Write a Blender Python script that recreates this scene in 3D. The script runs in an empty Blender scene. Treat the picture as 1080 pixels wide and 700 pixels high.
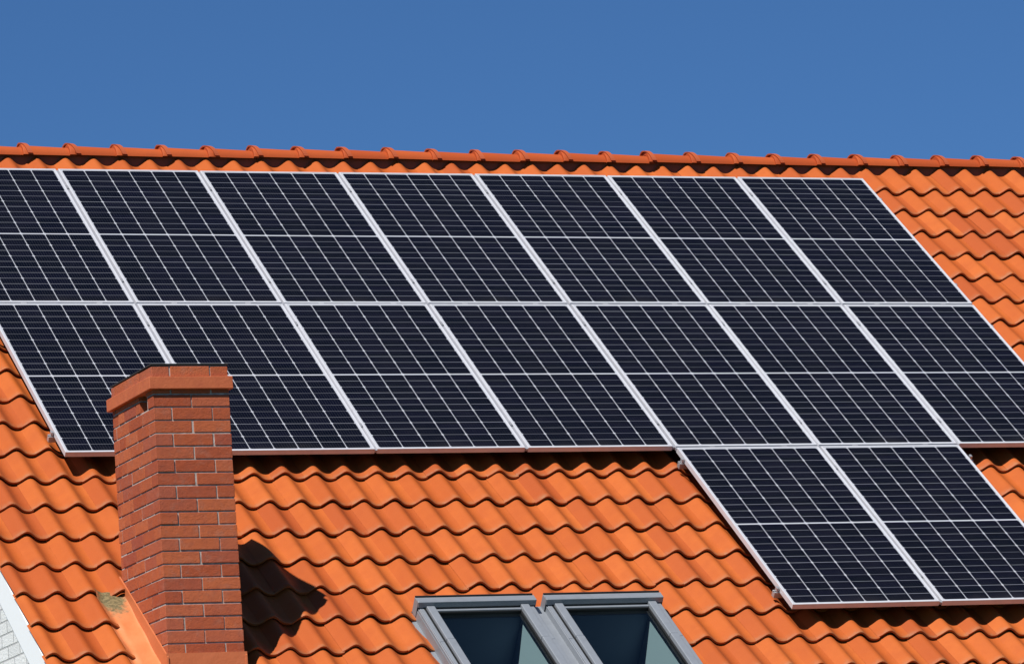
import bpy, bmesh, math, random
from mathutils import Vector, Matrix
random.seed(7)
S = bpy.context.scene
COL = S.collection
TH = math.radians(38.293)
CT, ST = math.cos(TH), math.sin(TH)
Z0 = 9.0                                   # height of the panels' top edge line above the ground

def rp(u, v, n):                           # roof coordinates: along ridge, down slope, out of the slope
    return (u, -v * CT - n * ST, Z0 - v * ST + n * CT)

# ------------------------------------------------------------------ materials
def mat(name, col, rough=.6, metal=0., spec=.5):
    m = bpy.data.materials.new(name); m.use_nodes = True
    b = m.node_tree.nodes['Principled BSDF']
    b.inputs['Base Color'].default_value = (*col, 1)
    b.inputs['Roughness'].default_value = rough
    b.inputs['Metallic'].default_value = metal
    b.inputs['Specular IOR Level'].default_value = spec
    return m
class NT:
    def __init__(s, m): s.t = m.node_tree; s.b = s.t.nodes['Principled BSDF']
    def n(s, typ, **k):
        o = s.t.nodes.new(typ)
        for a, v in k.items(): setattr(o, a, v)
        return o
    def l(s, a, b): s.t.links.new(a, b)
    def val(s, sock, v):
        if isinstance(v, (int, float)): sock.default_value = v
        elif isinstance(v, tuple): sock.default_value = v
        else: s.l(v, sock)
    def m(s, op, a, b=0., c=0.):
        o = s.n('ShaderNodeMath', operation=op)
        for i, v in enumerate((a, b, c)): s.val(o.inputs[i], v)
        return o.outputs[0]
    def mix(s, f, a, b, typ='MIX'):
        o = s.n('ShaderNodeMix', data_type='RGBA', blend_type=typ)
        s.val(o.inputs[0], f); s.val(o.inputs[6], a); s.val(o.inputs[7], b)
        return o.outputs[2]
    def noise(s, scale, detail=3, rough=.55, vec=None, col=False):
        o = s.n('ShaderNodeTexNoise'); o.inputs['Scale'].default_value = scale
        o.inputs['Detail'].default_value = detail; o.inputs['Roughness'].default_value = rough
        if vec is None: vec = s.obj()
        s.l(vec, o.inputs['Vector'])
        return o.outputs[1 if col else 0]
    def obj(s):
        if not hasattr(s, 'o'): s.o = s.n('ShaderNodeTexCoord').outputs['Object']
        return s.o
    def ramp(s, f, lo, hi):
        o = s.n('ShaderNodeMapRange'); s.val(o.inputs[0], f)
        o.inputs[1].default_value = lo; o.inputs[2].default_value = hi
        return o.outputs[0]
    def bump(s, h, strength, dist):
        o = s.n('ShaderNodeBump'); o.inputs['Strength'].default_value = strength
        o.inputs['Distance'].default_value = dist; s.l(h, o.inputs['Height']); s.l(o.outputs[0], s.b.inputs['Normal'])
    def attr(s, name):
        return s.n('ShaderNodeAttribute', attribute_name=name).outputs

def make_tile_mat():
    m = mat('clay_tile', (.6, .17, .04), .6, 0, .22); k = NT(m)
    a = k.attr('tint')
    sep = k.n('ShaderNodeSeparateColor'); k.l(a['Color'], sep.inputs[0])
    c = k.mix(sep.outputs[0], (.385, .080, .0125, 1), (.455, .108, .020, 1))
    c = k.mix(k.m('MULTIPLY', sep.outputs[1], .75), c, (.31, .055, .012, 1))
    blot = k.ramp(k.noise(7, 4, .6), .35, .7)
    c = k.mix(k.m('MULTIPLY', blot, .42), c, (.315, .060, .013, 1))
    fine = k.ramp(k.noise(160, 2, .6), .3, .75)
    c = k.mix(k.m('MULTIPLY', fine, .13), c, (.50, .150, .040, 1))
    # grey weathering on the exposed lower rims and a few washed out streaks
    rim = k.m('MULTIPLY', sep.outputs[2], k.ramp(k.noise(26, 4, .7), .38, .66))
    c = k.mix(k.m('MULTIPLY', rim, .55), c, (.30, .17, .085, 1))
    # scattered lichen freckles and grime
    sp = k.ramp(k.noise(38, 3, .7), .705, .76)
    area = k.ramp(k.noise(1.1, 2, .5), .45, .62)
    c = k.mix(k.m('MULTIPLY', k.m('MULTIPLY', sp, area), .55), c, (.16, .10, .05, 1))
    k.l(c, k.b.inputs['Base Color'])
    k.l(k.m('MULTIPLY_ADD', k.noise(18, 3), .25, .5), k.b.inputs['Roughness'])
    k.bump(k.m('ADD', k.noise(90, 4, .65), k.m('MULTIPLY', k.noise(12, 2), 2.)), .35, .0025)
    return m
def make_ridge_mat():
    m = mat('ridge_clay', (.6, .13, .03), .68, 0, .2); k = NT(m)
    a = k.attr('tint'); sep = k.n('ShaderNodeSeparateColor'); k.l(a['Color'], sep.inputs[0])
    c = k.mix(sep.outputs[0], (.37, .062, .014, 1), (.44, .085, .020, 1))
    c = k.mix(k.m('MULTIPLY', k.ramp(k.noise(9, 4, .6), .4, .7), .35), c, (.33, .062, .018, 1))
    k.l(c, k.b.inputs['Base Color'])
    k.bump(k.noise(80, 4, .6), .35, .0025)
    return m
def make_brick_mat():
    m = mat('brick', (.4, .1, .05), .8, 0, .25); k = NT(m)
    a = k.attr('tint'); sep = k.n('ShaderNodeSeparateColor'); k.l(a['Color'], sep.inputs[0])
    c = k.mix(sep.outputs[0], (.335, .068, .026, 1), (.46, .118, .044, 1))
    c = k.mix(k.m('MULTIPLY', sep.outputs[1], .5), c, (.29, .075, .055, 1))
    c = k.mix(k.m('MULTIPLY', k.ramp(k.noise(24, 4, .65), .45, .75), .4), c, (.25, .062, .042, 1))
    c = k.mix(k.m('MULTIPLY', k.ramp(k.noise(14, 5, .7), .52, .75), .30), c, (.33, .20, .155, 1))
    k.l(c, k.b.inputs['Base Color'])
    k.bump(k.m('ADD', k.noise(110, 5, .7), k.noise(30, 3, .6)), .8, .004)
    return m
def make_mortar_mat():
    m = mat('mortar', (.4, .33, .3), .95, 0, .1); k = NT(m)
    c = k.mix(k.ramp(k.noise(30, 4, .65), .35, .7), (.32, .26, .23, 1), (.54, .46, .42, 1))
    k.l(c, k.b.inputs['Base Color']); k.bump(k.noise(200, 3, .7), .6, .003)
    return m
def make_cell_mat():
    m = mat('solar_cells', (.01, .012, .03), .16, 0, .14); k = NT(m)
    tx = k.n('ShaderNodeSeparateXYZ'); k.l(k.obj(), tx.inputs[0]); X, Y = tx.outputs[0], tx.outputs[1]
    # local frame: x 0..1.038, y 0..2.0316 ; 6 x 24 half cells, wider strip at mid height
    W, H, mx, my, mid = 1.038, 2.0316, .020, .022, .0135
    cw = (W - 2 * mx) / 6; ch = (H / 2 - my - mid / 2) / 12
    fx = k.m('FRACT', k.m('DIVIDE', k.m('SUBTRACT', X, mx), cw))
    dx = k.m('MULTIPLY', k.m('SUBTRACT', .5, k.m('ABSOLUTE', k.m('SUBTRACT', fx, .5))), cw)   # metres to column line
    ym = k.m('ABSOLUTE', k.m('SUBTRACT', Y, H / 2))
    yc = k.m('SUBTRACT', ym, mid / 2)
    qy = k.m('DIVIDE', yc, ch)
    fy = k.m('FRACT', qy)
    dy = k.m('MULTIPLY', k.m('SUBTRACT', .5, k.m('ABSOLUTE', k.m('SUBTRACT', fy, .5))), ch)
    vline = k.m('LESS_THAN', dx, .0024)
    hline = k.m('LESS_THAN', dy, .0019)
    # chamfered corners: every second horizontal line is an outer cell edge
    f2 = k.m('FRACT', k.m('DIVIDE', yc, 2 * ch))
    d2 = k.m('MULTIPLY', k.m('SUBTRACT', .5, k.m('ABSOLUTE', k.m('SUBTRACT', f2, .5))), 2 * ch)
    cham = k.m('LESS_THAN', k.m('ADD', dx, d2), .0120)
    midl = k.m('LESS_THAN', yc, 0.)
    out = k.m('MAXIMUM', k.m('LESS_THAN', X, mx), k.m('GREATER_THAN', X, W - mx))
    out = k.m('MAXIMUM', out, k.m('GREATER_THAN', ym, H / 2 - my))
    white = vline
    for o in (cham, midl, out): white = k.m('MAXIMUM', white, o)
    # fine silver fingers and busbars
    bb = k.m('FRACT', k.m('MULTIPLY', fx, 9.)); bus = k.m('LESS_THAN', k.m('ABSOLUTE', k.m('SUBTRACT', bb, .5)), .035)
    oi = k.n('ShaderNodeObjectInfo')
    cell_id = k.n('ShaderNodeCombineXYZ')
    k.l(k.m('FLOOR', k.m('DIVIDE', k.m('SUBTRACT', X, mx), cw)), cell_id.inputs[0])
    k.l(k.m('FLOOR', k.m('DIVIDE', Y, ch)), cell_id.inputs[1]); k.l(k.m('MULTIPLY', oi.outputs['Random'], 50.), cell_id.inputs[2])
    wn = k.n('ShaderNodeTexWhiteNoise'); k.l(cell_id.outputs[0], wn.inputs[0])
    cc = k.mix(wn.outputs[0], (.0010, .0014, .0036, 1), (.0026, .0026, .0075, 1))
    cc = k.mix(k.m('MULTIPLY', bus, .35), cc, (.10, .10, .12, 1))
    rid = k.n('ShaderNodeCombineXYZ'); k.l(k.m('FLOOR', k.m('DIVIDE', k.m('ADD', Y, ch / 2), ch)), rid.inputs[0]); k.l(k.m('MULTIPLY', oi.outputs['Random'], 91.), rid.inputs[1])
    w2 = k.n('ShaderNodeTexWhiteNoise'); k.l(rid.outputs[0], w2.inputs[0])
    cc = k.mix(k.m('MULTIPLY', hline, k.m('MULTIPLY_ADD', w2.outputs[0], .45, .25)), cc, (.32, .33, .37, 1))
    c = k.mix(white, cc, (.40, .41, .45, 1))
    dust = k.ramp(k.noise(3, 4, .6), .3, .8)
    low = k.ramp(Y, .12, 0.)
    c = k.mix(k.m('ADD', k.m('MULTIPLY', dust, .010), k.m('MULTIPLY', k.m('MULTIPLY', low, dust), .05)), c, (.30, .27, .23, 1))
    k.l(c, k.b.inputs['Base Color'])
    k.l(k.m('MULTIPLY_ADD', dust, .12, .12), k.b.inputs['Roughness'])
    return m
def make_alu(name, c, rough, metal=.6):
    m = mat(name, c, rough, metal); k = NT(m)
    k.l(k.m('MULTIPLY_ADD', k.noise(14, 4, .6), .25, rough - .1), k.b.inputs['Roughness'])
    d = k.ramp(k.noise(22, 4, .6), .45, .8)
    k.l(k.mix(k.m('MULTIPLY', d, .25), (*c, 1), (c[0] * .6, c[1] * .58, c[2] * .55, 1)), k.b.inputs['Base Color'])
    return m
def make_flash():
    m = mat('flashing', (.7, .25, .09), .55, 0, .4); k = NT(m)
    c = k.mix(k.ramp(k.noise(6, 4, .6), .3, .7), (.62, .215, .085, 1), (.54, .165, .055, 1))
    a = k.attr('tint'); sep = k.n('ShaderNodeSeparateColor'); k.l(a['Color'], sep.inputs[0])
    c = k.mix(sep.outputs[1], c, (.44, .105, .040, 1))
    moss = k.ramp(k.m('ADD', sep.outputs[0], k.m('MULTIPLY', k.m('SUBTRACT', k.noise(28, 5, .7), .5), 1.1)), .35, .75)
    mc = k.mix(k.ramp(k.noise(60, 3, .6), .4, .6), (.10, .08, .035, 1), (.21, .16, .075, 1))
    k.l(k.mix(moss, c, mc), k.b.inputs['Base Color'])
    k.l(k.m('MULTIPLY_ADD', moss, .35, .5), k.b.inputs['Roughness'])
    k.bump(k.m('ADD', k.noise(10, 3), k.m('MULTIPLY', k.noise(70, 3), .3)), .5, .008)
    return m
def make_white_brick():
    m = mat('white_painted_brick', (.78, .78, .76), .8); k = NT(m)
    t = k.n('ShaderNodeSeparateXYZ'); k.l(k.obj(), t.inputs[0])
    cb = k.n('ShaderNodeCombineXYZ'); k.l(k.m('ADD', t.outputs[0], t.outputs[1]), cb.inputs[0]); k.l(t.outputs[2], cb.inputs[1])
    b = k.n('ShaderNodeTexBrick'); k.l(cb.outputs[0], b.inputs['Vector'])
    b.inputs['Scale'].default_value = 1; b.inputs['Brick Width'].default_value = .25; b.inputs['Row Height'].default_value = .0793
    b.inputs['Mortar Size'].default_value = .007; b.inputs['Mortar Smooth'].default_value = .4
    b.inputs['Color1'].default_value = (.80, .80, .79, 1); b.inputs['Color2'].default_value = (.72, .72, .71, 1)
    b.inputs['Mortar'].default_value = (.50, .50, .50, 1)
    k.l(b.outputs['Color'], k.b.inputs['Base Color'])
    inv = k.m('SUBTRACT', 1., b.outputs['Fac'])
    k.bump(k.m('ADD', inv, k.m('MULTIPLY', k.noise(60, 4, .7), .5)), .9, .012)
    return m
def make_glass():
    m = bpy.data.materials.new('window_glass'); m.use_nodes = True; t = m.node_tree; t.nodes.clear()
    o = t.nodes.new('ShaderNodeOutputMaterial'); mx = t.nodes.new('ShaderNodeMixShader')
    tr = t.nodes.new('ShaderNodeBsdfTransparent'); tr.inputs[0].default_value = (.52, .64, .68, 1)
    gl = t.nodes.new('ShaderNodeBsdfGlossy'); gl.inputs['Roughness'].default_value = .02
    fr = t.nodes.new('ShaderNodeFresnel'); fr.inputs[0].default_value = 1.55
    t.links.new(fr.outputs[0], mx.inputs[0]); t.links.new(tr.outputs[0], mx.inputs[1]); t.links.new(gl.outputs[0], mx.inputs[2])
    t.links.new(mx.outputs[0], o.inputs[0]); return m
def make_ground():
    m = mat('lawn', (.05, .08, .025), .9, 0, .1); k = NT(m)
    c = k.mix(k.ramp(k.noise(.25, 5, .6), .3, .7), (.035, .06, .018, 1), (.075, .10, .035, 1))
    k.l(c, k.b.inputs['Base Color']); k.bump(k.noise(9, 5, .7), .6, .05); return m

M = dict(tile=make_tile_mat(), ridge=make_ridge_mat(), brick=make_brick_mat(), mortar=make_mortar_mat(),
         cells=make_cell_mat(), frame=make_alu('anodised_frame', (.60, .60, .635), .42, .25), strip=make_alu('joint_aluminium', (.32, .325, .365), .45, .3),
         rail=make_alu('rail_aluminium', (.45, .45, .47), .38, .6), clip=mat('painted_clip', (.40, .075, .018), .65),
         cap=mat('cap_clay', (.55, .13, .045), .7), dark=mat('dark_metal', (.02, .018, .017), .7), flash=make_flash(),
         wall=make_white_brick(), board=mat('white_paint', (.90, .90, .90), .5), wingrey=make_alu('grey_window_cladding', (.245, .265, .295), .42, .25),
         gasket=mat('rubber', (.012, .012, .013), .6), glass=make_glass(), reveal=mat('white_lining', (.80, .82, .80), .7),
         shade_navy=mat('shaded_reveal_navy', (.13, .18, .25), .7), bed=mat('ridge_bedding', (.16, .06, .035), .9), under=mat('underlay', (.03, .026, .024), .9), ground=make_ground(), gutter=mat('grey_gutter', (.35, .36, .37), .4))
kc = NT(M['cap']); kc.l(kc.mix(kc.ramp(kc.noise(12, 4, .6), .35, .7), (.50, .120, .040, 1), (.42, .092, .032, 1)), kc.b.inputs['Base Color']); kc.bump(kc.noise(60, 4, .7), .5, .004)

# ------------------------------------------------------------------ mesh helpers
class MB:
    """collects vertices and faces; build() links them as ONE mesh object"""
    def __init__(s): s.v = []; s.f = []; s.c = []; s.mi = []
    def add(s, vs, fs, tint=(0, 0, 0, 1), mi=0):
        o = len(s.v); s.v += [tuple(p) for p in vs]; s.f += [tuple(i + o for i in f) for f in fs]
        s.c += [tint] * len(vs) if not isinstance(tint, list) else tint; s.mi += [mi] * len(fs)
    def box(s, a, b, tint=(0, 0, 0, 1), f=None, mi=0):
        x0, y0, z0 = a; x1, y1, z1 = b
        vs = [(x0, y0, z0), (x1, y0, z0), (x1, y1, z0), (x0, y1, z0), (x0, y0, z1), (x1, y0, z1), (x1, y1, z1), (x0, y1, z1)]
        if f: vs = [f(*p) for p in vs]
        s.add(vs, [(0, 3, 2, 1), (4, 5, 6, 7), (0, 1, 5, 4), (1, 2, 6, 5), (2, 3, 7, 6), (3, 0, 4, 7)], tint, mi)
    def extrude(s, prof, a, b, f, closed=True, caps=True, tint=(0, 0, 0, 1)):
        """profile (p,q) swept between parameters a and b; f(t,p,q) gives the point"""
        n = len(prof); vs = [f(a, *p) for p in prof] + [f(b, *p) for p in prof]
        r = range(n if closed else n - 1)
        fs = [(i, (i + 1) % n, n + (i + 1) % n, n + i) for i in r]
        if caps and closed: fs += [tuple(range(n))[::-1], tuple(range(n, 2 * n))]
        s.add(vs, fs, tint)
    def build(s, name, m, parent=None, bevel=0, smooth=False, fix=True, mats=None):
        me = bpy.data.meshes.new(name); me.from_pydata(s.v, [], s.f)
        for x in (mats or [m]): me.materials.append(x)
        if mats: me.polygons.foreach_set('material_index', s.mi)
        at = me.color_attributes.new('tint', 'FLOAT_COLOR', 'POINT')
        at.data.foreach_set('color', [x for c in s.c for x in c])
        if fix:
            b = bmesh.new(); b.from_mesh(me); bmesh.ops.recalc_face_normals(b, faces=b.faces); b.to_mesh(me); b.free()
        if smooth: me.polygons.foreach_set('use_smooth', [True] * len(me.polygons))
        o = bpy.data.objects.new(name, me); COL.objects.link(o)
        if parent: o.parent = parent
        if bevel:
            md = o.modifiers.new('b', 'BEVEL'); md.width = bevel; md.segments = 2; md.limit_method = 'ANGLE'; md.angle_limit = math.radians(40)
            md.harden_normals = False
        return o
def empty(name, loc=(0, 0, 0), rx=0):
    o = bpy.data.objects.new(name, None); COL.objects.link(o); o.location = loc; o.rotation_euler = (rx, 0, 0); o.empty_display_size = .2
    return o
def tag(o, label, cat, group=None):
    o['label'] = label; o['category'] = cat
    if group: o['group'] = group
def R(): return random.random()

# ------------------------------------------------------------------ the house
U0, U1 = -.712, 12.6             # verge to verge
PER, CREST = .2127, -.450        # tile cover width, phase of the crests
EXP, VPH = .355, .280            # course exposure, phase of the courses
AMP, NM = .0260, -.160
YR = .50                         # ridge line
def wave(u):
    ph = 2 * math.pi * (u - CREST) / PER
    return AMP * (math.cos(ph) + .11 * math.cos(2 * ph) - .02)
house = empty('house', (0, 0, 0)); tag(house, 'house with steep orange clay tile roof, ridge tiles and white painted brick gable', 'house')

WIN = [(1.775, .775), (2.632, .782)]; WV0, WLEN = 5.885, 1.18
HOLE_W = (1.772, 3.426, 5.850, WV0 + WLEN + .06)
HOLE_P = (-.150, .02, 5.614, 6.95)
def tile(mb, c, ve, front=True, n=14, tint=None, fine=1):
    """one pantile: c = u of its crest, ve = v of its lower edge"""
    L = EXP + .055 if ve > 0 else .425
    a = c - .082; b = a + PER + .012
    a = max(a, U0); b = min(b, U1)
    if b - a < .02: return
    du, dn, dt = random.gauss(0, .0012), random.gauss(0, .0013), random.gauss(0, .0016)
    dv = random.gauss(0, .0022)
    ss = [(.001, -.0185), (-.0015, -.005), (.005, 0)] + [(.030, 0), (.06, 0), (L, 0)]
    vs = []
    for s_, off in ss:
        lift = .030 * (1 - s_ / EXP)
        for i in range(n + 1):
            u = a + (b - a) * i / n
            lap = .0035 * (1 - i / n) + (-.003 if i == 0 else 0)
            h = NM + wave(u) + lift + off + lap + dn + dt * (i / n - .5)
            vs.append((u + du, ve - s_ + dv, h))
    w = n + 1
    fs = [(r * w + i, r * w + i + 1, (r + 1) * w + i + 1, (r + 1) * w + i) for r in range(len(ss) - 1) for i in range(n)]
    return vs, fs
def cut(vs, fs, hole):
    bm = bmesh.new(); bv = [bm.verts.new(p) for p in vs]
    for f in fs: bm.faces.new([bv[i] for i in f])
    u0, u1, v0, v1 = hole
    for co, no in (((u0, 0, 0), (1, 0, 0)), ((u1, 0, 0), (1, 0, 0)), ((0, v0, 0), (0, 1, 0)), ((0, v1, 0), (0, 1, 0))):
        bmesh.ops.bisect_plane(bm, geom=bm.verts[:] + bm.edges[:] + bm.faces[:], plane_co=co, plane_no=no, dist=1e-6)
    dead = [f for f in bm.faces if u0 < f.calc_center_median().x < u1 and v0 < f.calc_center_median().y < v1]
    bmesh.ops.delete(bm, geom=dead, context='FACES')
    bm.verts.index_update()
    out = [tuple(v.co) for v in bm.verts], [tuple(v.index for v in f.verts) for f in bm.faces]
    bm.free(); return out
roof = MB()
KMAX = 25
for side in (0, 1):
    for k in range(-1, KMAX):
        ve = VPH + EXP * k
        j = int((U0 - CREST) / PER) - 1
        while CREST + PER * j < U1 + .1:
            c = CREST + PER * j; j += 1
            t = tile(None, c, ve, n=14 if side == 0 else 7)
            if not t: continue
            vs, fs = t
            if side == 0:
                for h in (HOLE_W, HOLE_P):
                    if c + .16 > h[0] and c - .12 < h[1] and ve > h[2] and ve - .43 < h[3]: vs, fs = cut(vs, fs, h)
                if not fs: continue
            P = [rp(*p) for p in vs]
            if side: P = [(x, 2 * YR - y, z) for x, y, z in P]; fs = [f[::-1] for f in fs]
            a_, b_ = R(), max(0, R() * 2.2 - 1.2)
            roof.add(P, fs, [(a_, b_, max(0, 1 - max(0, ve - p[1]) / .045), 1) for p in vs])
VE = VPH + EXP * (KMAX - 1)      # eaves
def under_rect(u0, u1, v0, v1, n=-.225):
    P = [rp(u0, v0, n), rp(u1, v0, n), rp(u1, v1, n), rp(u0, v1, n)]
    roof.add(P, [(0, 1, 2, 3)], mi=1)
UA, UB = U0 + .03, U1 - .03
VT = -(YR - .225 * ST - .004) / CT
under_rect(UA, UB, VT, HOLE_W[2]); under_rect(UA, HOLE_W[0], HOLE_W[2], HOLE_W[3]); under_rect(HOLE_W[1], UB, HOLE_W[2], HOLE_W[3]); under_rect(UA, UB, HOLE_W[3], VE - .05)
P = [rp(UA, VT, -.225), rp(UB, VT, -.225), rp(UB, VE - .05, -.225), rp(UA, VE - .05, -.225)]
roof.add([(x, 2 * YR - y, z) for x, y, z in P], [(3, 2, 1, 0)], mi=1)
roof_o = roof.build('roof', None, house, smooth=True, fix=False, mats=[M['tile'], M['under']])
m_ = roof_o.modifiers.new('e', 'EDGE_SPLIT'); m_.split_angle = math.radians(50)

# ridge: overlapping half round tiles, each with a collar; a clip over every joint
RC = Z0 + .184; RR = .088; RP = .3489; RPH = .9356
ridge = MB(); clips = []
k = int((U0 - RPH) / RP) - 1
while RPH + RP * k < U1:
    a = RPH + RP * k; b = a + RP + .045; k += 1
    a_, b_ = max(a, U0), min(b, U1)
    if b_ - a_ < .03: continue
    tint = (R(), 0, 0, 1); dz = random.gauss(0, .0022); dy = random.gauss(0, .0025); N = 18
    # slight cone: broad left end carries the collar and laps the narrow end of the next tile
    st = [(a, -.013), (a, .010), (a + .006, .013), (a + .038, .011), (a + .046, .004), (a + .06, .002), (b, -.012)]
    vs = []; 
    for x, dr in st:
        x = min(max(x, U0), U1); r = RR + dr
        for i in range(N + 1):
            t = math.pi * (.03 + .94 * i / N)
            vs.append((x, YR + dy - r * math.cos(t), RC + dz + r * math.sin(t) * 1.0))
    w = N + 1
    ridge.add(vs, [(q * w + i, q * w + i + 1, (q + 1) * w + i + 1, (q + 1) * w + i) for q in range(len(st) - 1) for i in range(N)], tint)
    if a > U0 + .05: clips.append((a, dz, dy))
# bedding strip that closes the hollow under the ridge
ridge.box((U0 + .05, YR - .045, RC - .12), (U1 - .05, YR + .045, RC + .03), mi=1)
ridge_o = ridge.build('ridge', None, roof_o, smooth=True, mats=[M['ridge'], M['bed']])
m_ = ridge_o.modifiers.new('e', 'EDGE_SPLIT'); m_.split_angle = math.radians(35)
cm = None
for a, dz, dy in clips:
    if cm is None:
        mb = MB(); N = 12; vs = []
        for x, dr in ((-.016, .010), (-.018, .020), (.018, .018), (.022, .010)):
            for i in range(N + 1):
                t = math.pi * (.06 + .66 * i / N); r = RR + dr + .004 * math.sin(t)
                sk = .050 * (1 - t / (math.pi / 2)) if t < math.pi / 2 else 0
                vs.append((x + sk, -r * math.cos(t), r * math.sin(t)))
        w = N + 1
        mb.add(vs, [(q * w + i, q * w + i + 1, ((q + 1) % 4) * w + i + 1, ((q + 1) % 4) * w + i) for q in range(4) for i in range(N)]
               + [(0, w, 2 * w, 3 * w), (N, w + N, 2 * w + N, 3 * w + N)])
        o = mb.build('ridge_clip', M['clip'], roof_o); cm = o
    else:
        o = cm.copy(); COL.objects.link(o); o.parent = roof_o
    o.location = (a + .008 + random.gauss(0, .004), YR + dy, RC + dz); o.rotation_euler = (0, random.gauss(0, .02), random.gauss(0, .06))

# walls: painted brick box with gables
mb = MB()
XL, XR = U0 + .045, U1 - .045
YF = rp(0, VE, 0)[1] + .55; YB = 2 * YR - YF
def rz(y, n=-.235): # height of the roof underside at y
    yy = y if y < YR else 2 * YR - y
    v = -(yy + n * ST) / CT; return Z0 - v * ST + n * CT
for x0, x1 in ((XL, XL + .3), (XR - .3, XR)):
    prof = [(YF, 0), (YB, 0), (YB, rz(YB)), (YR, rz(YR)), (YF, rz(YF))]
    mb.extrude(prof, x0, x1, lambda t, p, q: (t, p, q))
mb.box((XL + .3, YF, 0), (XR - .3, YF + .3, rz(YF) - .02)); mb.box((XL + .3, YB - .3, 0), (XR - .3, YB, rz(YF) - .02))
wall = mb.build('wall', M['wall'], house)
# bargeboards on the verges
for x0, x1 in ((XL - .028, XL + .0), (XR, XR + .028)):
    mb = MB()
    for sd in (0, 1):
        vt = -(YR) / CT
        prof = []
        tn, bn = -.188, -.372
        def yv(n, y=YR): return -(y + n * ST) / CT
        pts = [(yv(tn), tn), (VE - .04, tn), (VE - .04, bn), (yv(bn), bn)]
        P = [rp(0, *q) for q in pts]
        if sd: P = [(x, 2 * YR - y, z) for x, y, z in P]
        vs = [(x0, y, z) for _, y, z in P] + [(x1, y, z) for _, y, z in P]
        mb.add(vs, [(0, 1, 2, 3), (7, 6, 5, 4), (0, 4, 5, 1), (1, 5, 6, 2), (2, 6, 7, 3), (3, 7, 4, 0)])
    mb.build('bargeboard', M['board'], house)
    # thin zinc drip under the tiles, above the board, and a dark shadow batten below it
for sd in (0, 1):
    mb = MB()
    prof = [(.07 * math.cos(t), .07 * math.sin(t)) for t in [math.pi * (1 + i / 10) for i in range(11)]] + [(.064 * math.cos(t), .064 * math.sin(t)) for t in [math.pi * (2 - i / 10) for i in range(11)]]
    y0, z0 = rp(0, VE + .03, -.2)[1:]
    mb.extrude(prof, U0, U1, lambda t, p, q: (t, (y0 + p) if not sd else 2 * YR - y0 - p, z0 + q))
    mb.build('gutter', M['gutter'], house)
# attic floor keeps the loft dark
mb = MB(); mb.box((XL + .3, YF + .3, 4.2), (XR - .3, YB - .3, 4.35)); mb.build('attic_floor', M['under'], house)

# ------------------------------------------------------------------ chimney
CX0, CX1, CY0, CY1 = -.008, .475, -5.05, -4.240
CZT = Z0 - 2.445                 # underside of the projecting band
CH = .0793
br = MB(); J = .009
def brick(a, b):
    t = (R(), max(0, R() * 2 - 1), 0, 1); j = lambda: random.gauss(0, .0014)
    x0, y0, z0 = a; x1, y1, z1 = b
    br.box((x0 + j(), y0 + j(), z0 + J / 2 + j() * .6), (x1 + j(), y1 + j(), z1 - J / 2 + j() * .6), t)
def split(a, b, ws):
    tot = sum(ws) + J * (len(ws) - 1); s_ = (b - a) / tot; out = []; x = a
    for w_ in ws: out.append((x, x + w_ * s_)); x += (w_ + J) * s_
    return out
TB = .11
def course(z0, z1, odd, cx0=CX0, cx1=CX1, cy0=CY0, cy1=CY1, vent=None):
    if odd:
        for x0, x1 in split(cx0, cx1, (.237, .237)):
            brick((x0, cy0, z0), (x1, cy0 + TB, z1)); brick((x0, cy1 - TB, z0), (x1, cy1, z1))
        side = split(cy0 + TB + J, cy1 - TB - J, (.10, .237, .237, .03) if 0 else (.237, .237, .11))
    else:
        for x0, x1 in split(cx0 + TB + J, cx1 - TB - J, (.237,)):
            brick((x0, cy0, z0), (x1, cy0 + TB, z1)); brick((x0, cy1 - TB, z0), (x1, cy1, z1))
        side = split(cy0, cy1, (.237, .237, .237, .05))
    for y0, y1 in side:
        for lf in (1, 0):
            x0, x1 = (cx0, cx0 + TB) if lf else (cx1 - TB, cx1)
            if lf and vent and y0 < vent[1] and y1 > vent[0]:
                if vent[0] - y0 > .02: brick((x0, y0, z0), (x1, vent[0] - .0, z1))
                if y1 - vent[1] > .02: brick((x0, vent[1], z0), (x1, y1, z1))
            else: brick((x0, y0, z0), (x1, y1, z1))
VENT = (-4.915, -4.780)
z = CZT - .028                   # first visible joint under the band
br_z = z
course(z, z + CH, 0, vent=VENT)
i = 0
while z > Z0 - 4.75:
    z -= CH; course(z, z + CH, (i % 2) == 0, vent=VENT if i == 0 else None); i += 1
# course on top of the band
course(CZT + .077, CZT + .077 + .070, 0)
bricks = None
# mortar core: four slabs, recessed
co = MB(); e = .0048; zb = Z0 - 4.8; zt = CZT + .077 + .068
co.box((CX0 + e, CY0 + e, zb), (CX1 - e, CY0 + TB - e, zt)); co.box((CX0 + e, CY1 - TB + e, zb), (CX1 - e, CY1 - e, zt))
co.box((CX1 - TB + e, CY0 + TB - e, zb), (CX1 - e, CY1 - TB + e, zt))
vz = br_z - CH + .004
co.box((CX0 + e, CY0 + TB - e, zb), (CX0 + TB - e, CY1 - TB + e, vz))
co.box((CX0 + e, CY0 + TB - e, vz), (CX0 + TB - e, VENT[0] - .004, zt)); co.box((CX0 + e, VENT[1] + .004, vz), (CX0 + TB - e, CY1 - TB + e, zt))
chim = empty('chimney'); chim.parent = house
chim['label'] = 'square red brick chimney with projecting clay band'
br.build('brickwork', M['brick'], chim, bevel=.0025); co.build('mortar', M['mortar'], chim)
mb = MB(); q = .027
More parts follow.
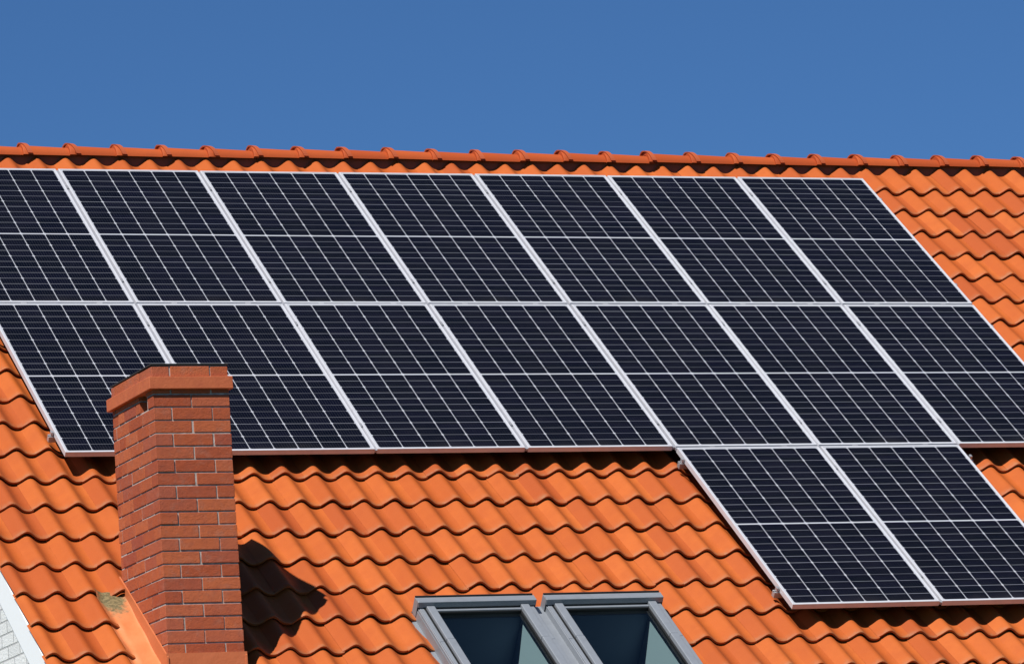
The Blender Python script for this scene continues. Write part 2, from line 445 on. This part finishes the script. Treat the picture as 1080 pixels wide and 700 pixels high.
# band is a ring so that the flue stays open above it
bx0, bx1, by0, by1 = CX0 - q, CX1 + q - .006, CY0 - q, CY1 + q
mb.box((bx0, by0, CZT), (bx1, CY0 + TB, CZT + .077)); mb.box((bx0, CY1 - TB, CZT), (bx1, by1, CZT + .077))
mb.box((bx0, CY0 + TB, CZT), (CX0 + TB, CY1 - TB, CZT + .077)); mb.box((CX1 - TB, CY0 + TB, CZT), (bx1, CY1 - TB, CZT + .077))
v_, f_ = mb.v, mb.f
band = MB(); band.extrude([(bx0, by0), (bx1, by0), (bx1, by1), (bx0, by1)], CZT, CZT + .077, lambda t, p, q: (p, q, t)); band.build('band', M['cap'], chim, bevel=.004)
mb = MB(); mb.box((CX0 - .004, CY0 - .004, CZT + .150), (CX1 + .004, CY1 + .004, CZT + .158)); mb.build('cover_plate', M['dark'], chim)
# flashing: dressed pan and upstand on the left, apron in front
fl = MB()
nu, nv = 22, 34; vs = []; cs = []
for a in range(nv + 1):
    v = 5.565 + (6.93 - 5.585) * a / nv
    for b in range(nu + 1):
        u = -.205 + (CX0 + .205) * b / nu
        w_ = wave(u); kk = math.floor((v - VPH) / EXP) + 1
        lift = .030 * (1 - (VPH + EXP * kk - v) / EXP)
        prof = NM + w_ + lift + .005
        flat = -.150 + .05 * max(0, (u + .06) / .06) ** 1 * 0
        t = min(1, max(0, (u + .175) / .05)); t = t * t * (3 - 2 * t)
        n_ = prof * (1 - t) + max(flat, prof if u < -.12 else flat) * t + .0035 * math.sin(v * 19 + u * 30) * t
        if u > -.03: n_ += .03 * ((u + .03) / .03) ** 2 * .8
        edge = max(0, 1 - (v - 5.585) / .40); mid = math.exp(-((u + .11) / .10) ** 2)
        vs.append(rp(u, v, n_)); cs.append((min(1, edge * mid * 1.35), 0, 0, 1))
w = nu + 1
fl.add(vs, [(r * w + b, r * w + b + 1, (r + 1) * w + b + 1, (r + 1) * w + b) for r in range(nv) for b in range(nu)], cs)
for sx, s1 in ((CX0, -1), (CX1, 1)):
    va, vb = -CY1 / CT + .02, -CY0 / CT + .11
    xa, xb = (sx - .010, sx - .001) if s1 < 0 else (sx + .001, sx + .010)
    def P(x, y, dz): return (x, y, Z0 + y * ST / CT + dz / 1)
    vs = []
    for x in (xa, xb):
        vs += [P(x, CY1 + .02, -.145 - .085), P(x, CY0 - .02, -.145 - .085), P(x, CY0 - .02, -.055), P(x, CY1 + .02, -.130)]
    fl.add(vs, [(0, 1, 2, 3), (7, 6, 5, 4), (0, 4, 5, 1), (1, 5, 6, 2), (2, 6, 7, 3), (3, 7, 4, 0)], (0, .55, 0, 1))
zf = Z0 + CY0 * ST / CT
fl.box((CX0 - .012, CY0 - .012, zf - .26), (CX1 + .012, CY0 - .001, zf - .050), (0, .6, 0, 1))
vs = []
for v in (6.55, 6.75, 6.93):
    for b in range(25): 
        u = CX0 - .02 + (CX1 - CX0 + .04) * b / 24
        vs.append(rp(u, v, NM + wave(u) * min(1, (v - 6.55) * 4) + .03))
fl.add(vs, [(r * 25 + b, r * 25 + b + 1, r * 25 + b + 26, r * 25 + b + 25) for r in range(2) for b in range(24)])
o = fl.build('flashing', M['flash'], chim, smooth=True); m_ = o.modifiers.new('e', 'EDGE_SPLIT'); m_.split_angle = math.radians(35)
o['label'] = 'orange painted flashing with a mossy patch beside the chimney'

# ------------------------------------------------------------------ roof windows (local frame: x along ridge, y down slope is negative, z out of slope)
for wi, (wu, ww) in enumerate(WIN):
    w_e = empty('roof_window', rp(wu, WV0, 0), TH); w_e.parent = house
    w_e['label'] = ('grey framed roof window on the left of the pair, nearer the chimney', 'grey framed roof window on the right of the pair, below the lower panels')[wi]
    L = WLEN
    def bar(mb, x0, x1, v0, v1, n0, n1): mb.box((x0, -v1, n0 - .022), (x1, -v0, n1 - .022))
    fr = MB()   # outer frame cladding, stepped
    bar(fr, 0, .040, .03, L, -.19, -.062); bar(fr, ww - .040, ww, .03, L, -.19, -.062); bar(fr, .04, ww - .04, .0, .06, -.19, -.07); bar(fr, .04, ww - .04, L - .05, L, -.19, -.062)
    bar(fr, .006, .034, .05, .46, -.062, -.056); bar(fr, ww - .034, ww - .006, .05, .46, -.062, -.056)
    bar(fr, .006, .034, .465, L, -.062, -.054); bar(fr, ww - .034, ww - .006, .465, L, -.062, -.054)
    fr.build('frame', M['wingrey'], w_e, bevel=.003)
    sa = MB()
    bar(sa, .046, .100, .075, .462, -.11, -.034); bar(sa, ww - .100, ww - .046, .075, .462, -.11, -.034)
    bar(sa, .046, .100, .4645, L - .055, -.11, -.032); bar(sa, ww - .100, ww - .046, .4645, L - .055, -.11, -.032)
    bar(sa, .100, ww - .100, L - .13, L - .055, -.11, -.036)
    bar(sa, .100, ww - .100, .085, .105, -.11, -.052)
    sa.build('sash', M['wingrey'], w_e, bevel=.005)
    gk = MB(); bar(gk, .041, .0455, .07, L - .055, -.12, -.052); bar(gk, ww - .0455, ww - .041, .07, L - .055, -.12, -.052)
    bar(gk, .1005, .1060, .106, L - .1306, -.11, -.060); bar(gk, ww - .106, ww - .1005, .106, L - .1306, -.11, -.060); bar(gk, .1005, ww - .1005, .106, .112, -.11, -.060)
    bar(gk, -.004, ww + .004, -.013, -.0065, -.10, -.012)
    gk.build('gasket', M['gasket'], w_e)
    hd = MB()
    prof = [(-.006, -.10), (-.006, -.030), (.002, -.018), (.055, -.010), (.066, -.014), (.070, -.050), (.060, -.050), (.055, -.055), (.02, -.10)]
    hd.extrude([(-v, n) for v, n in prof], -.006, ww + .006, lambda t, p, q: (t, p, q - .022))
    bar(hd, -.009, -.0062, -.004, .062, -.12, -.016); bar(hd, ww + .0062, ww + .009, -.004, .062, -.12, -.016)
    hd.build('hood', M['wingrey'], w_e, bevel=.002)
    gl = MB(); bar(gl, .098, ww - .098, .10, L - .125, -.075, -.071)
    gl.v = []; gl.f = []; gl.c = []; gl.mi = []
    gl.add([(.098, -.1, -.094), (ww - .098, -.1, -.094), (ww - .098, -(L - .125), -.094), (.098, -(L - .125), -.094)], [(0, 3, 2, 1)])
    gl.build('glass', M['glass'], w_e, fix=False)
    rv = MB()
    i0 = .085; d0, d1 = -.112, -.52
    for x0, x1, y0, y1 in ((i0 - .02, i0, .08, L - .10), (ww - i0, ww - i0 + .02, .08, L - .10)): bar(rv, x0, x1, y0, y1, d1, d0)
    hl = MB(); bar(hl, i0, ww - i0, .08, .10, d1 - .1, d0); hl.build('shaded_head_reveal', M['shade_navy'], w_e)  # upslope reveal, its shade painted in as dark navy; other reveals stay white
    bar(rv, i0, ww - i0, L - .12, L - .10, d1, d0)
    rv.build('reveal', M['reveal'], w_e)
# flashing gutters round both windows
mb = MB()
def strip(u0, u1, v0, v1, n): mb.box((u0, v0, n - .004), (u1, v1, n), f=rp)
a0 = WIN[0][0]; a1 = a0 + WIN[0][1]; b0 = WIN[1][0]; b1 = b0 + WIN[1][1]
strip(a1 + .001, b0 - .001, WV0 + .0, WV0 + WLEN + .05, -.125)
strip(HOLE_W[0] - .03, a0 - .001, WV0 - .03, WV0 + WLEN + .05, -.165); strip(b1 + .001, HOLE_W[1] + .03, WV0 - .03, WV0 + WLEN + .05, -.165)
strip(HOLE_W[0] - .03, HOLE_W[1] + .03, WV0 - .06, WV0 - .0305, -.165)
for u in (a0 - .0045, b1 + .0015): mb.box((u, WV0, -.165), (u + .003, WV0 + WLEN, -.10), f=rp)
strip(HOLE_W[0] - .03, HOLE_W[1] + .03, WV0 + WLEN + .0505, WV0 + WLEN + .25, -.096)
mb.build('window_flashing', M['wingrey'], house)

# ------------------------------------------------------------------ solar panels
W, H, G, T = 1.038, 2.0316, .020, .035
PU = W + G; PV = H + G
def make_panel():
    root = empty('solar_panel', (0, 0, 0), TH)
    fr = MB(); lip = .0115
    fr.box((0, 0, 0), (lip, H, T)); fr.box((W - lip, 0, 0), (W, H, T)); fr.box((lip, 0, 0), (W - lip, lip, T)); fr.box((lip, H - lip, 0), (W - lip, H, T))
    for x0, x1 in ((lip, .03), (W - .03, W - lip)): fr.box((x0, .012, .0), (x1, H - .012, .0018))
    fr.build('frame', M['frame'], root, bevel=.0012)
    ce = MB(); z = T - .0022
    ce.add([(lip - .001, lip - .001, z), (W - lip + .001, lip - .001, z), (W - lip + .001, H - lip + .001, z), (lip - .001, H - lip + .001, z)], [(0, 1, 2, 3)])
    ce.build('cell_sheet', M['cells'], root, fix=False)
    bs = MB(); bs.box((lip, lip, T - .008), (W - lip, H - lip, T - .0045)); bs.build('back_sheet', M['reveal'], root)
    jb = MB(); jb.box((W / 2 - .05, H / 2 - .03, .006), (W / 2 + .05, H / 2 + .03, T - .0082)); jb.build('junction_box', M['gasket'], root)
    return root
def copy_tree(o, parent=None):
    c = o.copy(); COL.objects.link(c); c.parent = parent
    for ch in list(o.children): copy_tree(ch, c)
    return c
proto = make_panel(); first = True
L0 = ['leftmost panel of the top row, cut by the left edge of the photo', 'second panel from the left in the top row', 'third panel from the left in the top row',
      'middle panel of the seven in the top row, under the ridge', 'fifth panel from the left in the top row', 'sixth panel from the left, next to last in the top row', 'panel at the right end of the top row, bare tiles on its right']
L1 = ['left end panel of the middle row, partly behind the chimney cap', 'second panel of the middle row, its left half behind the chimney', 'third panel from the left in the middle row, first clear of the chimney',
      'middle panel of the seven in the middle row, above bare tiles', 'fifth panel of the middle row, directly above the left panel of the short bottom row', 'sixth panel of the middle row, directly above the right panel of the short bottom row', 'panel at the right end of the middle row, cut by the right edge']
L2 = {4: 'left panel of the two in the short bottom row', 5: 'right panel of the two in the short bottom row, cut by the right edge'}
lab = {(0, i): t for i, t in enumerate(L0)}; lab.update({(1, i): t for i, t in enumerate(L1)}); lab.update({(2, i): t for i, t in L2.items()})
for (r, i), t in lab.items():
    o = proto if first else copy_tree(proto); first = False
    v_low = r * PV + H
    jn = random.gauss(0, .0008)
    o.location = rp(i * PU + random.gauss(0, .0012), v_low + random.gauss(0, .0015), -T + jn)
    tag(o, t, 'solar panel', 'solar panels in three rows on the tiled roof')
# grey strips closing the joints between the panels
def strip_thing(label, u0, u1, v0, v1):
    root_l = rp(u0, v1, -.026)
    mb = MB(); mb.box((0, 0, 0), (u1 - u0, v1 - v0, .017))
    L_ = v1 - v0; U_ = u1 - u0
    o = mb.build('joint_strip', M['strip'], None); o.location = root_l; o.rotation_euler = (TH, 0, 0)
    # screws / clamp heads sitting in the strip
    if L_ > U_: spots = [(.001, L_ * (1 - f) - .022, U_ - .001, L_ * (1 - f) + .022, .0285) for f in (.14, .84)]
    else: spots = [((q + g) * PU - .02, .001, (q + g) * PU + .02, L_ - .001, .0255) for q in range(int(U_ / PU + .5)) for g in (.25, .75)]
    for x0, y0, x1, y1, h in spots:
        c = MB(); c.box((x0, y0, .0172), (x1, y1, h)); c.build('clamp', M['rail'], o, bevel=.001)
    tag(o, label, 'joint strip', 'grey joint strips between the solar panels')
names = ['first', 'second', 'third', 'fourth', 'fifth', 'sixth']
for r in (0, 1):
    for i in range(1, 7):
        strip_thing('grey strip along the slope in the %s joint from the left of the %s row' % (names[i - 1], ('top', 'middle')[r]), i * PU - G + .0015, i * PU - .0015, r * PV + .002, r * PV + H - .001)
strip_thing('grey strip along the slope between the two panels of the short bottom row', 5 * PU - G + .0015, 5 * PU - .0015, 2 * PV + .002, 2 * PV + H - .001)
strip_thing('long grey level strip in the joint between the top row and the middle row', .003, 7 * PU - G - .003, PV - G + .0015, PV - .0015)
strip_thing('short grey level strip in the joint between the middle row and the bottom row', 4 * PU, 6 * PU - G, 2 * PV - G + .0015, 2 * PV - .0015)
# mounting rails with hooks
def rail(label, u0, u1, v):
    root = empty('mounting_rail', rp(u0, v, -T - .0415), TH)
    mb = MB(); L_ = u1 - u0
    prof = [(-.019, 0), (.019, 0), (.019, .04), (.006, .04), (.006, .03), (-.006, .03), (-.006, .04), (-.019, .04)]
    mb.extrude(prof, 0, L_, lambda t, p, q: (t, p, q)); mb.build('profile', M['rail'], root, bevel=.001)
    for x in (0, L_):
        s_ = 1 if x == 0 else -1
        x0, x1 = sorted((x + s_ * .012, x + s_ * .0285)); c = MB(); c.box((x0, -.014, .0405), (x1, .014, .070)); c.build('end_clamp', M['rail'], root, bevel=.002)
    hm = None; x = .35
    while x < L_:
        if hm is None:
            h = MB(); h.box((-.015, -.03, -.012), (.015, .05, -.001)); h.box((-.015, .05, -.050), (.015, .056, -.001)); h.box((-.015, .0565, -.056), (.015, .16, -.050))
            hm = h.build('roof_hook', M['rail'], root); hm.location.x = x
        else: hm2 = hm.copy(); COL.objects.link(hm2); hm2.parent = root; hm2.location.x = x
        x += 1.063
    tag(root, label, 'rail', 'aluminium rails under the solar panels')
e = 7 * PU - G
rail('aluminium rail near the top edge of the top row, closest to the ridge', -.029, e + .029, .33)
rail('rail under the lower part of the top row, its end showing on the right', -.029, e + .032, 1.715)
rail('rail near the top of the middle row, ending at the left picture edge', -.029, e + .029, 2.365)
rail('rail near the bottom of the middle row, its end showing left of the chimney', -.031, e + .029, 3.80)
rail('rail near the top of the short bottom row, end beside its left panel', 4 * PU - .030, 6 * PU + .035, 4.24)
rail('lowest aluminium rail, near the bottom edge of the short bottom row', 4 * PU - .031, 6 * PU + .035, 5.91)

# ------------------------------------------------------------------ ground
mb = MB(); s_ = 600; N = 24
vs = [(-s_ + 2 * s_ * i / N, -s_ + 2 * s_ * j / N, 0) for j in range(N + 1) for i in range(N + 1)]
mb.add(vs, [(j * (N + 1) + i, j * (N + 1) + i + 1, (j + 1) * (N + 1) + i + 1, (j + 1) * (N + 1) + i) for j in range(N) for i in range(N)])
g = mb.build('ground', M['ground']); g['kind'] = 'structure'

# ------------------------------------------------------------------ light, sky, camera
to_sun = Vector((-.58, -.48, 1)).normalized()
sl = bpy.data.lights.new('sun', 'SUN'); sl.energy = 5.0; sl.angle = math.radians(.53); sl.color = (1, .965, .90)
so = bpy.data.objects.new('sun', sl); COL.objects.link(so); so.location = (-20, -20, 40)
so.rotation_euler = to_sun.to_track_quat('Z', 'Y').to_euler()
w = bpy.data.worlds.new('World'); S.world = w; w.use_nodes = True; t = w.node_tree
bg = t.nodes['Background']; sky = t.nodes.new('ShaderNodeTexSky'); sky.sky_type = 'NISHITA'; sky.sun_disc = False
sky.sun_elevation = math.asin(to_sun.z); sky.sun_rotation = math.atan2(to_sun.x, to_sun.y)
sky.altitude = 0; sky.air_density = .62; sky.dust_density = 0; sky.ozone_density = 10.0
tn = t.nodes.new('ShaderNodeMix'); tn.data_type = 'RGBA'; tn.blend_type = 'MULTIPLY'; tn.inputs[0].default_value = 1; tn.inputs[7].default_value = (.76, .97, 1.04, 1)
t.links.new(sky.outputs[0], tn.inputs[6]); t.links.new(tn.outputs[2], bg.inputs[0]); bg.inputs[1].default_value = .068

Rm = ((0.926062978728373, -0.3711046541328043, -0.06847404697851453), (-0.0007473302798043646, 0.179647313174509, -0.9837307987278047), (0.3773682563837305, 0.9110478464653563, 0.1660873882139613))
cam = bpy.data.cameras.new('camera'); co_ = bpy.data.objects.new('camera', cam); COL.objects.link(co_)
x, y, zz = (Vector(r) for r in Rm)
mt = Matrix((x, -y, -zz)).transposed().to_4x4(); mt.translation = Vector((-9.47945575, -33.60633578, -7.30113704 + Z0))
co_.matrix_world = mt
cam.sensor_width = 36; cam.lens = 5337.417 * 36 / 1080; cam.clip_start = .5; cam.clip_end = 3000
S.camera = co_
S.view_settings.view_transform = 'Standard'; S.view_settings.look = 'None'; S.view_settings.gamma = 1; S.view_settings.exposure = .35
S.cycles.diffuse_bounces = 1
